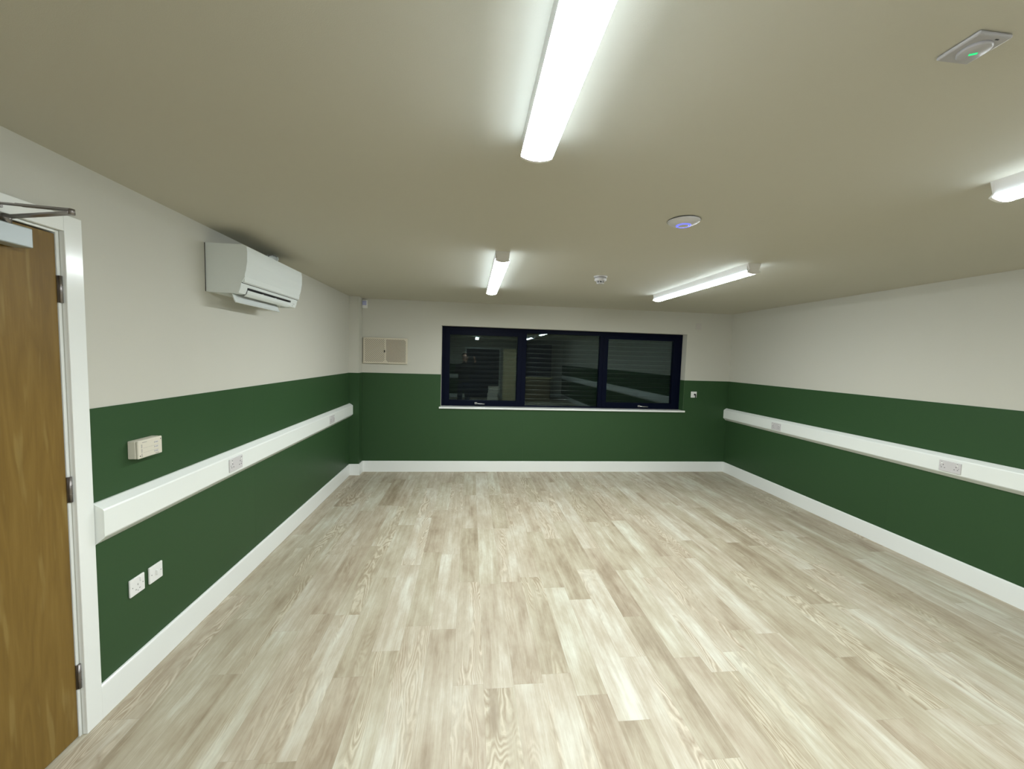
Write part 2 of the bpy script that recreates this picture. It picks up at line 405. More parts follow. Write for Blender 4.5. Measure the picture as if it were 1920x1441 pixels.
sash(-0.372, 0.735, 0.935, 2.004, -0.301, 0.669, 1.008, 1.942, 0.085, 0.0040)
sash(1.950, 3.128, 0.935, 2.004, 2.017, 3.038, 1.012, 1.955, 2.53, -0.0006)
pane(0.798, 1.892, WZ0 + 0.018, WZ1 - 0.060, w, 0.0012)
wobj('window_sill', 'gloss', [(-0.430, 3.190, YB - 0.030, WY + 0.02, WZ0 - 0.025, WZ0)], bev=0.004)
# outside: closed roller shutter
sh = thing('roller_shutter', 'closed black slatted roller shutter outside the window glass', 'shutter', (WX0, 5.865, WZ0 - 0.02))
bm = bmesh.new(); pitch = 0.068; z = WZ0 - 0.02; prof = []; zs_ = []
while z < WZ1 + 0.02:
    prof.append((5.868, z)); prof.append((5.8665, z + pitch * 0.5)); prof.append((5.868, z + pitch - 0.007))
    prof.append((5.873, z + pitch - 0.006)); prof.append((5.873, z + pitch - 0.001)); zs_.append(z + pitch - 0.0105); z += pitch
back = [(5.884, prof[-1][1]), (5.884, prof[0][1])]
prism(bm, prof + back, 'x', WX0 + 0.02, WX1 - 0.02)
for zz in zs_: tube(bm, [(WX0 + 0.02, 5.8672, zz), (WX1 - 0.02, 5.8672, zz)], 0.0030, 10, mi=1)
o = obj('curtain', bm, ['shutter', 'bead'], sh)
for v in o.data.vertices: v.co -= sh.location
for x0, x1 in ((WX0, WX0 + 0.05), (WX1 - 0.05, WX1)):
    bm = bmesh.new(); box(bm, x0, x1, 5.842, 5.852, WZ0 - 0.02, WZ1); box(bm, x0, x0 + 0.006 if x0 < 0 else x0 + 0.006, 5.852, 5.90, WZ0 - 0.02, WZ1)
    o = obj('guide_rail', bm, 'shutter', sh)
    for v in o.data.vertices: v.co -= sh.location

# ------------------------------------------------------------------ dado trunking
def trunk(name, xw, s, y0, y1, label):
    prof = [(0, 0.790), (0.010, 0.790), (0.046, 0.822), (0.050, 0.829), (0.050, 0.940), (0.046, 0.947), (0.010, 0.970), (0, 0.970)]
    t = thing(name, label, 'cable trunking', (xw, y0, 0.79))
    bm = bmesh.new(); prism(bm, [(xw + s * a, b) for a, b in prof], 'y', y0 + 0.004, y1 - 0.004)
    o = obj('cover', bm, 'pvc', t)
    for v in o.data.vertices: v.co -= t.location
    for a, b in ((y0, y0 + 0.004), (y1 - 0.004, y1)):
        bm = bmesh.new(); cz = 0.88
        prism(bm, [(xw + s * a2 * 1.02, cz + (b2 - cz) * 1.012) for a2, b2 in prof], 'y', a, b)
        o = obj('end_cap', bm, 'pvc', t)
        for v in o.data.vertices: v.co -= t.location
    return t
trunk('dado_trunking', XL + GT, 1, 1.826, CY - GT - 0.002, 'white dado trunking along the green left wall')
trunk('dado_trunking', XR - GT, -1, -4.9, YB - GT - 0.002, 'white dado trunking along the green right wall')
tfr = trunk('dado_trunking', 0, 1, 0, 1.2, 'white dado trunking on the wall behind the photographer')
tfr.location = (XL + 0.02, YF + GT, 0.79); tfr.rotation_euler = (0, 0, 0)
for ch in tfr.children:
    me = ch.data
    for v in me.vertices:
        a, b = v.co.x, v.co.y; v.co.x, v.co.y = b, a
    me.flip_normals()

# ------------------------------------------------------------------ sockets
# local frame: X along the wall, Z up, front towards -Y; origin at plate centre on the surface
def pin(bm, x, z, w_, h_, y): box(bm, x - w_ / 2, x + w_ / 2, y - 0.0006, y + 0.002, z - h_ / 2, z + h_ / 2)
def double_socket(label, loc, rz, mk='pvcgrey', depth=0.008, group='double sockets in the dado trunking'):
    t = thing('double_socket', label, 'socket', loc, (0, 0, rz), group)
    bm = bmesh.new(); box(bm, -0.073, 0.073, -depth, 0.0, -0.043, 0.043, bev=0.003)
    obj('faceplate', bm, mk, t)
    for cx in (-0.043, 0.043):
        bm = bmesh.new()
        pin(bm, cx, 0.008, 0.004, 0.009, -depth); pin(bm, cx - 0.011, -0.014, 0.007, 0.0045, -depth); pin(bm, cx + 0.011, -0.014, 0.007, 0.0045, -depth)
        obj('pin_slots', bm, 'dark', t)
    for cx in (-0.052, 0.052):
        bm = bmesh.new(); box(bm, cx - 0.006, cx + 0.006, -depth - 0.003, -depth + 0.001, 0.016, 0.036, bev=0.001)
        box(bm, cx - 0.0045, cx + 0.0045, -depth - 0.0035, -depth - 0.001, 0.030, 0.034, mi=1)
        obj('switch_rocker', bm, ['white', 'dark'], t)
    for cx in (-0.0, ):
        for sx in (-0.0603, 0.0603):
            bm = bmesh.new(); lathe(bm, [(0.0035, -0.001), (0.0030, 0.0006), (0, 0.0008)], (sx, -depth, -0.002), (0, -1, 0), 12)
            obj('screw', bm, 'grey', t)
    return t
RL, RR = -PI / 2, PI / 2        # front (-Y local) turned to +X (left wall) or -X (right wall)
RL = PI / 2; RR = -PI / 2
xtL, xtR = XL + GT + 0.050, XR - GT - 0.050
s0 = double_socket('white double socket in the left trunking, nearer the door', (xtL, 2.782, 0.886), RL)
dup(s0, (xtL, 4.634, 0.886), 'small looking double socket at the far end of the left trunking')
dup(s0, (xtR, 4.558, 0.880), 'grey double socket at the far end of the right trunking', (0, 0, RR))
dup(s0, (xtR, 2.738, 0.880), 'grey double socket nearest the camera in the right trunking', (0, 0, RR))

ss = thing('single_socket', 'white single switched socket low on the green wall, nearer the door', 'socket', (XL + GT, 2.036, 0.489), (0, 0, RL))
bm = bmesh.new(); box(bm, -0.043, 0.043, -0.010, 0, -0.043, 0.043, bev=0.004, seg=3); obj('faceplate', bm, 'white', ss)
bm = bmesh.new(); pin(bm, 0.000, 0.004, 0.004, 0.008, -0.010); pin(bm, -0.011, -0.018, 0.0065, 0.004, -0.010); pin(bm, 0.011, -0.018, 0.0065, 0.004, -0.010); pin(bm, 0, -0.026, 0.004, 0.004, -0.010)
obj('pin_slots', bm, 'grey', ss)
bm = bmesh.new(); box(bm, 0.012, 0.024, -0.0145, -0.009, 0.014, 0.034, bev=0.0015); obj('switch_rocker', bm, 'white', ss)
for sx in (-0.030, 0.030):
    bm = bmesh.new(); lathe(bm, [(0.003, -0.001), (0.0026, 0.0006), (0, 0.0008)], (sx, -0.010, 0.0), (0, -1, 0), 12); obj('screw', bm, 'grey', ss)
fs = thing('outlet_plate', 'white square outlet plate with a small central stub, right of the single socket', 'outlet plate', (XL + GT, 2.151, 0.489), (0, 0, RL))
bm = bmesh.new(); box(bm, -0.043, 0.043, -0.010, 0, -0.043, 0.043, bev=0.004, seg=3); obj('faceplate', bm, 'white', fs)
bm = bmesh.new(); box(bm, -0.006, 0.006, -0.020, -0.009, -0.010, 0.014, bev=0.002); obj('cord_grip', bm, 'white', fs)
for sx in (-0.030, 0.030):
    bm = bmesh.new(); lathe(bm, [(0.003, -0.001), (0.0026, 0.0006), (0, 0.0008)], (sx, -0.010, 0.0), (0, -1, 0), 12); obj('screw', bm, 'grey', fs)

# cream control box above the trunking
cb = thing('control_box', 'cream surface mounted control box on the green wall beside the door', 'control box', (XL + GT, 2.090, 1.157), (0, 0, RL))
bm = bmesh.new(); box(bm, -0.073, 0.073, -0.036, 0, -0.043, 0.043, bev=0.004, seg=2); obj('back_box', bm, 'cream', cb)
bm = bmesh.new(); box(bm, -0.073, 0.073, -0.048, -0.0362, -0.043, 0.043, bev=0.004, seg=3); obj('front_cover', bm, 'cream', cb)
bm = bmesh.new(); Y0, Y1 = -0.0484, -0.047
def mk(x0, x1, z0, z1): box(bm, x0, x1, Y0, Y1, z0, z1)
mk(-0.050, -0.022, 0.031, 0.033)
for r_ in range(3):
    z0 = 0.019 - r_ * 0.022
    for k in range(4): mk(-0.056, -0.050, z0 - k * 0.0045 + 0.002, z0 - k * 0.0045 + 0.0042)
    mk(-0.045, 0.050, z0 - 0.0145, z0 - 0.0139)
mk(0.028, 0.050, -0.037, -0.0345)
obj('printed_lines', bm, 'grey', cb)
for k in range(3):
    bm = bmesh.new(); z0 = 0.020 - k * 0.022; box(bm, 0.022, 0.046, -0.0500, -0.0475, z0 - 0.004, z0 + 0.004, bev=0.0012)
    box(bm, 0.026, 0.042, -0.0503, -0.0498, z0 - 0.0012, z0 + 0.0012, mi=1); obj('push_button', bm, ['pvcgrey', 'grey'], cb)
for sx, sz in ((-0.063, -0.030), (0.063, 0.030)):
    bm = bmesh.new(); lathe(bm, [(0.003, -0.001), (0.0026, 0.0006), (0, 0.0008)], (sx, -0.048, sz), (0, -1, 0), 12); obj('screw', bm, 'dark', cb)

# key switch and blank plate on the far wall
ks = thing('key_switch', 'small white key switch plate with a black key, right of the window', 'switch', (3.322, YB - GT, 1.168))
bm = bmesh.new(); box(bm, -0.045, 0.045, -0.009, 0, -0.045, 0.045, bev=0.003); obj('faceplate', bm, 'white', ks)
bm = bmesh.new(); lathe(bm, [(0.014, -0.001), (0.014, 0.010), (0.011, 0.013), (0, 0.013)], (0.012, -0.009, 0.002), (0, -1, 0), 20); obj('key_barrel', bm, 'dark', ks)
bm = bmesh.new(); box(bm, 0.009, 0.015, -0.042, -0.020, -0.006, 0.010, bev=0.001); box(bm, 0.006, 0.020, -0.036, -0.028, -0.043, -0.006, bev=0.002); obj('key', bm, 'dark', ks)
bl = thing('blank_plate', 'pale blank square plate high on the wall, above the key switch', 'blank plate', (3.336, YB, 2.178))
bm = bmesh.new(); box(bm, -0.043, 0.043, -0.008, 0, -0.043, 0.043, bev=0.003); obj('faceplate', bm, 'paleplate', bl)
for sx in (-0.030, 0.030):
    bm = bmesh.new(); lathe(bm, [(0.003, -0.001), (0.0026, 0.0006), (0, 0.0008)], (sx, -0.008, 0.0), (0, -1, 0), 12); obj('screw', bm, 'cream', bl)

# ------------------------------------------------------------------ strip lights
def strip_light(label, loc, group='surface mounted strip lights'):
    L = 1.515
    t = thing('strip_light', label, 'ceiling light', loc, group=group)   # origin: near end, on the ceiling, centre line
    bm = bmesh.new()
    # housing: tapers down to a waist
    prism(bm, [(-0.051, 0), (0.051, 0), (0.0475, -0.049), (0.044, -0.0600), (-0.044, -0.0600), (-0.0475, -0.049)], 'y', 0.012, L - 0.012)
    obj('housing', bm, 'housing', t)
    bm = bmesh.new()
    arc = []
    for k in range(13):
        a = math.radians(-26 + 52 * k / 12); arc.append((0.119 * math.sin(a), 0.0455 - 0.119 * math.cos(a)))
    prism(bm, arc, 'y', 0.014, L - 0.014, mi=0)
    for s_ in (-1, 1):      # glow strip added along the diffuser's upper edge to light the ceiling beside it
        q = [(0.0478 * s_, -0.0495), (0.0535 * s_, -0.0600), (0.0505 * s_, -0.0618), (0.0450 * s_, -0.0560)]
        prism(bm, q, 'y', 0.014, L - 0.014, mi=1)
    o = obj('diffuser', bm, ['tube', 'tubeside'], t)
    for p in o.data.polygons: p.use_smooth = False
    for y0, y1 in ((0.0, 0.012), (L - 0.012, L)):
        bm = bmesh.new()
        prism(bm, [(-0.052, 0), (0.052, 0), (0.037, -0.043), (0.053, -0.063)] + [(x * 1.01, z * 1.0 - 0.0015) for x, z in arc[::-1][1:-1]] + [(-0.053, -0.063), (-0.037, -0.043)], 'y', y0, y1)
        obj('end_cap', bm, 'housing', t)
    return t
LX0, LX1 = 0.203, 2.030
sl = strip_light('large bright strip light nearest the camera, running out of the top edge', (LX0, -0.140, ZC))
dimmer = {}
dup(sl, (LX0, 2.806, ZC), 'shorter looking strip light above the left part of the window')
dup(sl, (LX1, 2.742, ZC), 'long slanting strip light between smoke detector and right wall')
dup(sl, (LX1, -0.125, ZC), 'strip light cut off by the right edge of the photo')
dup(sl, (LX0, -3.080, ZC), 'left strip light behind the photographer, seen only as a window reflection')
dup(sl, (LX1, -3.060, ZC), 'right strip light behind the photographer, seen only as a window reflection')
# the right-hand row is set slightly dimmer to darken that side
for rt in [o_ for o_ in C.objects if o_.name.startswith('strip_light') and o_.location.x > 1]:
    for c_ in rt.children:
        if c_.name.startswith('diffuser'):
            if 'me' not in dimmer:
                dimmer['me'] = c_.data.copy(); dimmer['me'].materials[0] = M['tubedim']
            c_.data = dimmer['me']

# ------------------------------------------------------------------ ceiling devices
ap = thing('wireless_access_point', 'white ceiling disc with a blue glowing ring between the strip lights', 'wireless access point', (1.076, 2.005, ZC))
bm = bmesh.new(); lathe(bm, [(0.076, -0.004), (0.080, -0.005), (0.0805, -0.006), (0.074, -0.012), (0.060, -0.019), (0.044, -0.0245), (0.036, -0.0265)], (0, 0, 0), n=64)
obj('dish', bm, 'softwhite', ap)
bm = bmesh.new(); lathe(bm, [(0.072, 0), (0.072, -0.0045)], (0, 0, 0)); obj('shaded_gap_ring', bm, 'dark', ap)  # dark base ring; the shade of the gap above the dish is its colour
bm = bmesh.new(); lathe(bm, [(0.0365, -0.0255), (0.0365, -0.0272), (0.032, -0.0290), (0.0275, -0.0292), (0.0275, -0.0255)], (0, 0, 0), n=48)
obj('light_ring', bm, 'bluering', ap)
bm = bmesh.new(); lathe(bm, [(0.0275, -0.025), (0.0275, -0.0285), (0.020, -0.0305), (0, -0.031)], (0, 0, 0), n=48); obj('centre_cap', bm, 'softwhite', ap)
sd = thing('smoke_detector', 'small round white smoke detector on the ceiling in front of the window', 'smoke detector', (1.117, 3.455, ZC))
bm = bmesh.new(); lathe(bm, [(0.058, 0), (0.058, -0.006), (0.054, -0.012), (0.030, -0.012)], (0, 0, 0)); obj('base', bm, 'softwhite', sd)
bm = bmesh.new(); lathe(bm, [(0.046, -0.012), (0.050, -0.015), (0.052, -0.034), (0.047, -0.041), (0.034, -0.043)], (0, 0, 0)); obj('body', bm, 'softwhite', sd)
bm = bmesh.new()
lathe(bm, [(0.026, -0.043), (0.026, -0.058)], (0, 0, 0), mi=1)
for k in range(8):
    a = k * PI / 4 + 0.2; c, s = math.cos(a), math.sin(a)
    bar(bm, (0.031 * c, 0.031 * s, -0.042), (0.030 * c, 0.030 * s, -0.060), 0.007, 0.005)
lathe(bm, [(0.032, -0.058), (0.033, -0.061), (0.030, -0.064), (0, -0.064)], (0, 0, 0))
obj('sensor_cage', bm, ['softwhite', 'grey'], sd)
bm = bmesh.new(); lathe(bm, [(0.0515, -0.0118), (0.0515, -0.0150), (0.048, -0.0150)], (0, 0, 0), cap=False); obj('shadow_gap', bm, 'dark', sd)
el = thing('emergency_downlight', 'square white ceiling plate with a green light, near the right edge', 'emergency light', (1.108, 0.836, ZC))
bm = bmesh.new(); box(bm, -0.0415, 0.0415, -0.0415, 0.0415, -0.009, 0, bev=0.004, seg=3); obj('plate', bm, 'devgrey', el)
bm = bmesh.new(); lathe(bm, [(0.0285, -0.008), (0.0285, -0.0135), (0.026, -0.0155), (0, -0.0165)], (0.002, -0.001, 0), n=40); obj('lens_cap', bm, 'devgrey', el)
bm = bmesh.new(); bar(bm, (-0.004, 0.004, -0.0168), (0.008, -0.003, -0.0168), 0.0035, 0.003); obj('indicator', bm, 'greenled', el)
bm = bmesh.new(); box(bm, 0.010, 0.018, -0.0335, -0.0310, -0.0096, -0.008); obj('test_slot', bm, 'dark', el)
# ------------------------------------------------------------------ alarm sensor and vent on the far wall
ps = thing('motion_sensor', 'tiny white motion sensor high in the far left corner', 'motion sensor', (-1.437, YB, 2.300))
bm = bmesh.new(); prism(bm, [(0, -0.052), (-0.022, -0.052), (-0.036, -0.030), (-0.040, 0.030), (-0.030, 0.052), (0, 0.052)], 'x', -0.032, 0.032, bev=0.003); obj('case', bm, 'white', ps)
bm = bmesh.new(); prism(bm, [(-0.030, 0.046), (-0.043, 0.036), (-0.046, 0.018), (-0.043, -0.010), (-0.036, -0.018), (-0.030, -0.018)], 'x', -0.026, 0.026); obj('lens', bm, 'pirblue', ps)
vt = thing('wall_vent', 'beige square cornered wall vent with diagonal slats beside the corner column', 'vent', (-1.161, YB, 1.681))
bm = bmesh.new(); HW, HH = 0.293, 0.175
box(bm, -HW, HW, -0.030, 0, -HH, HH, bev=0.003)
obj('body', bm, 'beige', vt)
def slats(x0, x1, z0, z1, sgn, step, wid, mats, name):
    """diagonal grooves clipped to the panel"""
    bm = bmesh.new(); n = 0
    k = x0 - (z1 - z0)
    c = -1.2
    while c < 1.2:
        # line: z = sgn*x + c ; clip
        pts = []
        for X in (x0, x1):
            Z = sgn * X + c
            if z0 <= Z <= z1: pts.append((X, Z))
        for Z in (z0, z1):
            X = (Z - c) / sgn
            if x0 < X < x1: pts.append((X, Z))
        c += step
        if len(pts) < 2: continue
        pts.sort(); a, b = pts[0], pts[-1]
        if (b[0] - a[0]) < 0.02: continue
        dx = wid * 0.7071 / 2; dz = -sgn * wid * 0.7071 / 2
        vs = []
        for (X, Z) in (a, b):
            for q in (1, -1): vs.append((X + q * dx, Z + q * dz))
        P = [vs[0], vs[1], vs[3], vs[2]]
        A = [bm.verts.new((x, -0.0305, z)) for x, z in P]; B = [bm.verts.new((x, -0.027, z)) for x, z in P]
        bm.faces.new(A); bm.faces.new(B[::-1])
        for i in range(4): bm.faces.new([A[i], B[i], B[(i + 1) % 4], A[(i + 1) % 4]])
    return obj(name, bm, mats, vt)
slats(-HW + 0.022, -0.012, -HH + 0.020, HH - 0.016, 1.0, 0.0255, 0.0065, 'slot', 'slotted_grille')
slats(0.008, HW - 0.022, -HH + 0.020, HH - 0.020, -1.0, 0.0215, 0.0085, 'slot', 'slotted_grille')
bm = bmesh.new(); prism(bm, [(-0.045, -HH + 0.004), (0.045, -HH + 0.004), (0.006, -HH + 0.050), (0.006, HH - 0.004), (-0.006, HH - 0.004), (-0.006, -HH + 0.050)], 'y', -0.034, -0.029); obj('centre_rib', bm, 'beige', vt)
bm = bmesh.new(); box(bm, -0.014, -0.002, -0.042, -0.033, -0.022, 0.008, bev=0.002); obj('knob', bm, 'dark', vt)

# ------------------------------------------------------------------ air conditioner (local: X out of the wall, Y along it)
AY0, AW, AZ0, AZ1 = 2.610, 0.785, 1.986, 2.279
ac = thing('air_conditioner', 'white wall mounted air conditioner high on the left wall', 'air conditioner', (XL, AY0, AZ0))
H = AZ1 - AZ0
bm = bmesh.new()
prof = [(0.0, 0.004), (0.0, H), (0.212, H), (0.226, H - 0.006), (0.224, 0.100), (0.203, 0.064), (0.196, 0.030), (0.186, 0.004), (0.150, 0.000), (0.070, 0.0)]
prism(bm, prof, 'y', 0.0, 0.006); prism(bm, prof, 'y', AW - 0.006, AW)
core = [(0.0, 0.004), (0.0, H), (0.212, H), (0.224, H - 0.008), (0.220, 0.072), (0.203, 0.064), (0.199, 0.046), (0.166, 0.046), (0.130, 0.030), (0.085, 0.030), (0.070, 0.0)]
prism(bm, core, 'y', 0.006, AW - 0.006)
# solid chin at both ends of the outlet and the lip over it
chin = [(0.166, 0.044), (0.199, 0.046), (0.196, 0.030), (0.186, 0.004), (0.150, 0.001), (0.135, 0.030)]
prism(bm, chin, 'y', 0.006, 0.075); prism(bm, chin, 'y', AW - 0.105, AW - 0.006)
obj('body', bm, 'acwhite', ac)
bm = bmesh.new()
fp = [(0.224, H - 0.004), (0.236, H - 0.010), (0.240, H - 0.040), (0.239, H - 0.100), (0.231, 0.140), (0.217, 0.090), (0.208, 0.068), (0.203, 0.070), (0.218, 0.110), (0.222, H - 0.050)]
prism(bm, fp, 'y', -0.001, AW + 0.001, bev=0.0015)
obj('front_panel', bm, 'acwhite', ac)
bm = bmesh.new(); prism(bm, [(0.203, 0.0635), (0.2075, 0.0655), (0.2065, 0.0690), (0.201, 0.069)], 'y', 0.002, AW - 0.002); obj('panel_gap', bm, 'dark', ac)
bm = bmesh.new(); prism(bm, [(0.090, 0.0285), (0.135, 0.0285), (0.165, 0.0440), (0.198, 0.0455), (0.1975, 0.040), (0.16, 0.030), (0.130, 0.012), (0.09, 0.012)], 'y', 0.076, AW - 0.106); obj('air_outlet', bm, 'dark', ac)  # solid dark lining; the cavity's shade is put into its colour
bm = bmesh.new()
prism(bm, [(0.196, 0.030), (0.1985, 0.030), (0.195, 0.010), (0.186, -0.001), (0.174, -0.007), (0.174, -0.004), (0.184, 0.001), (0.191, 0.010)], 'y', 0.080, AW - 0.112, bev=0.0005)
obj('louvre', bm, 'acwhite', ac)
bm = bmesh.new()
prism(bm, [(0.128, 0.010), (0.131, 0.010), (0.148, -0.038), (0.156, -0.050), (0.150, -0.052), (0.143, -0.040)], 'y', 0.030, AW - 0.190, bev=0.0005)
obj('louvre', bm, 'acwhite', ac)
for yy in (0.28, 0.46):
    bm = bmesh.new(); prism(bm, [(0.130, 0.030), (0.192, 0.036), (0.185, 0.006), (0.165, -0.006)], 'y', yy, yy + 0.004); obj('louvre_arm', bm, 'acwhite', ac)
bm = bmesh.new(); box(bm, 0.1915, 0.1955, AW - 0.066, AW - 0.036, 0.026, 0.036, mi=0); box(bm, 0.187, 0.1905, AW - 0.064, AW - 0.050, 0.012, 0.016); obj('indicator_window', bm, 'grey', ac)
bm = bmesh.new(); box(bm, -0.001, 0.0025, -0.003, 0.0, 0.004, H - 0.001); obj('dark_edge_strip', bm, 'dark', ac)  # thin dark strip down the near edge, against the wall
cp = thing('pipe_elbow', 'white pipe elbow rising from the top of the air conditioner', 'pipe', (XL + 0.085, AY0 + 0.58, AZ1 + 0.002))
bm = bmesh.new(); tube(bm, [(0, -0.070, 0.000), (0, -0.070, 0.012), (0, -0.040, 0.038), (0, 0.0, 0.050), (0, 0.045, 0.058), (0, 0.09, 0.063)], 0.021, 16)
tube(bm, [(0, 0.085, 0.063), (0, 0.105, 0.066)], 0.025, 16)
obj('elbow', bm, 'acwhite', cp)
bm = bmesh.new(); tube(bm, [(0.028, -0.10, 0.004), (0.028, -0.05, 0.055), (0.028, 0.02, 0.078), (0.02, 0.09, 0.080), (-0.02, 0.16, 0.070), (-0.082, 0.20, 0.060)], 0.003, 8); obj('cable', bm, 'grey', cp)

# ------------------------------------------------------------------ the end of the room behind the photographer (mirrored in the window)
fr2 = quick('trim_12', 'gloss', boxes=[(RX0 - 0.07, RX0, YF - 0.02, YF + 0.02, 0, RZ + 0.07), (RX1, RX1 + 0.07, YF - 0.02, YF + 0.02, 0, RZ + 0.07), (RX0, RX1, YF - 0.02, YF + 0.02, RZ, RZ + 0.07)])
struct(fr2, 'frame of the dark doorway behind the photographer', 'door frame')
struct(quick('door_2', 'navy', boxes=[(RX0 + 0.01, RX1 - 0.01, YF - 0.13, YF - 0.09, 0.008, RZ - 0.01)]), 'dark door behind the photographer', 'door')
tb = thing('timber_board', 'tall pale timber board standing behind the photographer, mirrored in the left pane', 'board', (1.50, -3.9, 0))
bm = bmesh.new(); box(bm, -0.25, 0.25, -0.02, 0.02, 0.0, 2.02, bev=0.002); obj('board', bm, 'ply', tb)
bm = bmesh.new(); box(bm, -0.24, -0.20, -0.42, -0.02, 0.0, 0.04); box(bm, 0.20, 0.24, -0.42, -0.02, 0.0, 0.04); box(bm, -0.24, -0.20, -0.06, -0.02, 0.04, 1.6); box(bm, 0.20, 0.24, -0.06, -0.02, 0.04, 1.6); obj('stand', bm, 'ply', tb)
cg = thing('storage_cupboard', 'navy cupboard against the wall behind the photographer, mirrored in the middle pane', 'cupboard', (2.75, YF + 0.26, 0))
bm = bmesh.new(); box(bm, -0.55, 0.55, -0.235, 0.22, 0.0, 2.20, bev=0.004); obj('body', bm, 'navy', cg)
for sx in (-1, 1):
    bm = bmesh.new(); box(bm, min(0.004 * sx, 0.545 * sx), max(0.004 * sx, 0.545 * sx), 0.221, 0.239, 0.06, 2.18, bev=0.002)
    dd = obj('door', bm, 'navy', cg)
    bm = bmesh.new(); tube(bm, [(0.05 * sx, 0.239, 0.98), (0.05 * sx, 0.262, 0.99), (0.05 * sx, 0.262, 1.13), (0.05 * sx, 0.239, 1.14)], 0.005, 8); obj('handle', bm, 'steel', dd)
for i, (x, y, z, a, b, c, ro) in enumerate([(2.55, -3.75, 0.0, 1.0, 0.6, 0.42, 0.03), (2.58, -3.77, 0.421, 0.95, 0.56, 0.44, -0.04)]):
    t = thing('cardboard_box', ['large brown box on the floor under the timber offcuts, mirrored in the window', 'brown box on top of the larger one, mirrored in the window'][i], 'box', (x, y, z), (0, 0, ro))
    bm = bmesh.new(); box(bm, -a / 2, a / 2, -b / 2, b / 2, 0, c, bev=0.004); obj('carton', bm, 'brown', t)
    bm = bmesh.new(); box(bm, -a / 2 + 0.004, a / 2 - 0.004, -0.025, 0.025, c - 0.002, c + 0.0006); obj('tape', bm, 'ply', t)
for i, (dx, dy, rz, L, zz) in enumerate([(0.0, 0.12, 0.05, 1.25, 0.863), (0.05, -0.12, -0.06, 1.30, 0.863), (0.02, 0.0, 0.10, 1.15, 0.889)]):
    bm = bmesh.new(); box(bm, -L / 2, L / 2, -0.035, 0.035, 0, 0.025, bev=0.002)
    o = obj('timber_offcut', bm, 'ply', off=(2.55 + dx, -3.75 + dy, zz)); o.rotation_euler = (0, 0, rz)
    tag(o, ['timber offcut on the brown boxes, nearest the window', 'timber offcut on the brown boxes, furthest from the window', 'top timber offcut lying across the other two'][i], 'timber', 'timber offcuts')
for i, (x, z) in enumerate([(0.86, 0.0), (0.90, 0.281)]):
    t = thing('white_carton', ['white carton on the floor beside the tall timber board', 'white carton stacked on the other beside the tall board'][i], 'box', (x, -3.9, z), (0, 0, 0.1 * i))
    bm = bmesh.new(); box(bm, -0.2, 0.2, -0.15, 0.15, 0, 0.28, bev=0.003); obj('carton', bm, 'cream', t)

# ------------------------------------------------------------------ photographer (mirrored in the left pane), facing the window
pr = thing('person', 'person in dark clothes holding up a phone, mirrored in the left window pane', 'person', (-0.20, -0.50, 0.0))
def skin_mesh(name, nodes, edges, mk, root, parent, lv=1):
    me = bpy.data.meshes.new(name); me.from_pydata([n[0] for n in nodes], edges, []); me.materials.append(M[mk])
    o = bpy.data.objects.new(name, me); C.objects.link(o); o.parent = parent
    md = o.modifiers.new('skin', 'SKIN'); md.use_smooth_shade = True
    sv = me.skin_vertices[0].data
    for i, n in enumerate(nodes):
        r = n[1]; sv[i].radius = (r, r) if not isinstance(r, tuple) else r
        sv[i].use_root = (i == root)
    o.modifiers.new('sub', 'SUBSURF').levels = lv; o.modifiers['sub'].render_levels = lv
    return o
nodes, edges = [], []
def add(p, r, link=None):
    nodes.append((p, r)); i = len(nodes) - 1
    if link is not None: edges.append((link, i))
    return i
pel = add((0, 0, 0.95), (0.10, 0.08)); wa = add((0, 0, 1.10), (0.10, 0.08), pel); ch = add((0, 0.0, 1.33), (0.10, 0.08), wa)
nk = add((0, 0.005, 1.46), (0.055, 0.055), ch); nk2 = add((0.01, 0.02, 1.53), (0.052, 0.055), nk)
hd = add((0.01, 0.045, 1.60), (0.070, 0.085), nk2); hd2 = add((0.01, 0.045, 1.68), (0.076, 0.095), hd); add((0.01, 0.035, 1.74), (0.055, 0.07), hd2)
legs = {}
for s in (-1, 1):
    hp = add((0.09 * s, 0, 0.86), 0.070, pel); kn = add((0.11 * s, 0.02, 0.49), 0.058, hp); an = add((0.12 * s, -0.01, 0.10), 0.040, kn)
    ft = add((0.125 * s, 0.05, 0.050), 0.040, an); add((0.135 * s, 0.16, 0.035), 0.030, ft)
    sh_ = add((0.175 * s, 0.0, 1.40), 0.055, ch)
    # hands hold the two ends of the phone, which sits just behind the lens
    hx = 0.20 + 0.098 * s
    el_ = add((0.24 * s + 0.02, 0.12, 1.20), 0.042, sh_); wr = add((hx + 0.03 * s, 0.375, 1.545), 0.026, el_)
    pm = add((hx + 0.008 * s, 0.415, 1.610), (0.032, 0.018), wr)
    for k, (dz, ln) in enumerate(((0.044, 0.9), (0.027, 1.0), (0.008, 0.95), (-0.010, 0.8))):
        k1 = add((hx + 0.006 * s, 0.434, 1.625 + dz), 0.0088, pm)
        k2 = add((hx - 0.006 * s, 0.462, 1.628 + dz), 0.0080, k1)
        add((hx - 0.006 * s - 0.030 * s * ln, 0.474, 1.628 + dz), 0.0070, k2)
    t1 = add((hx - 0.012 * s, 0.410, 1.640), 0.0095, pm); add((hx - 0.040 * s, 0.424, 1.655), 0.0085, t1)
body = skin_mesh('body', nodes, edges, 'skin', 0, pr)
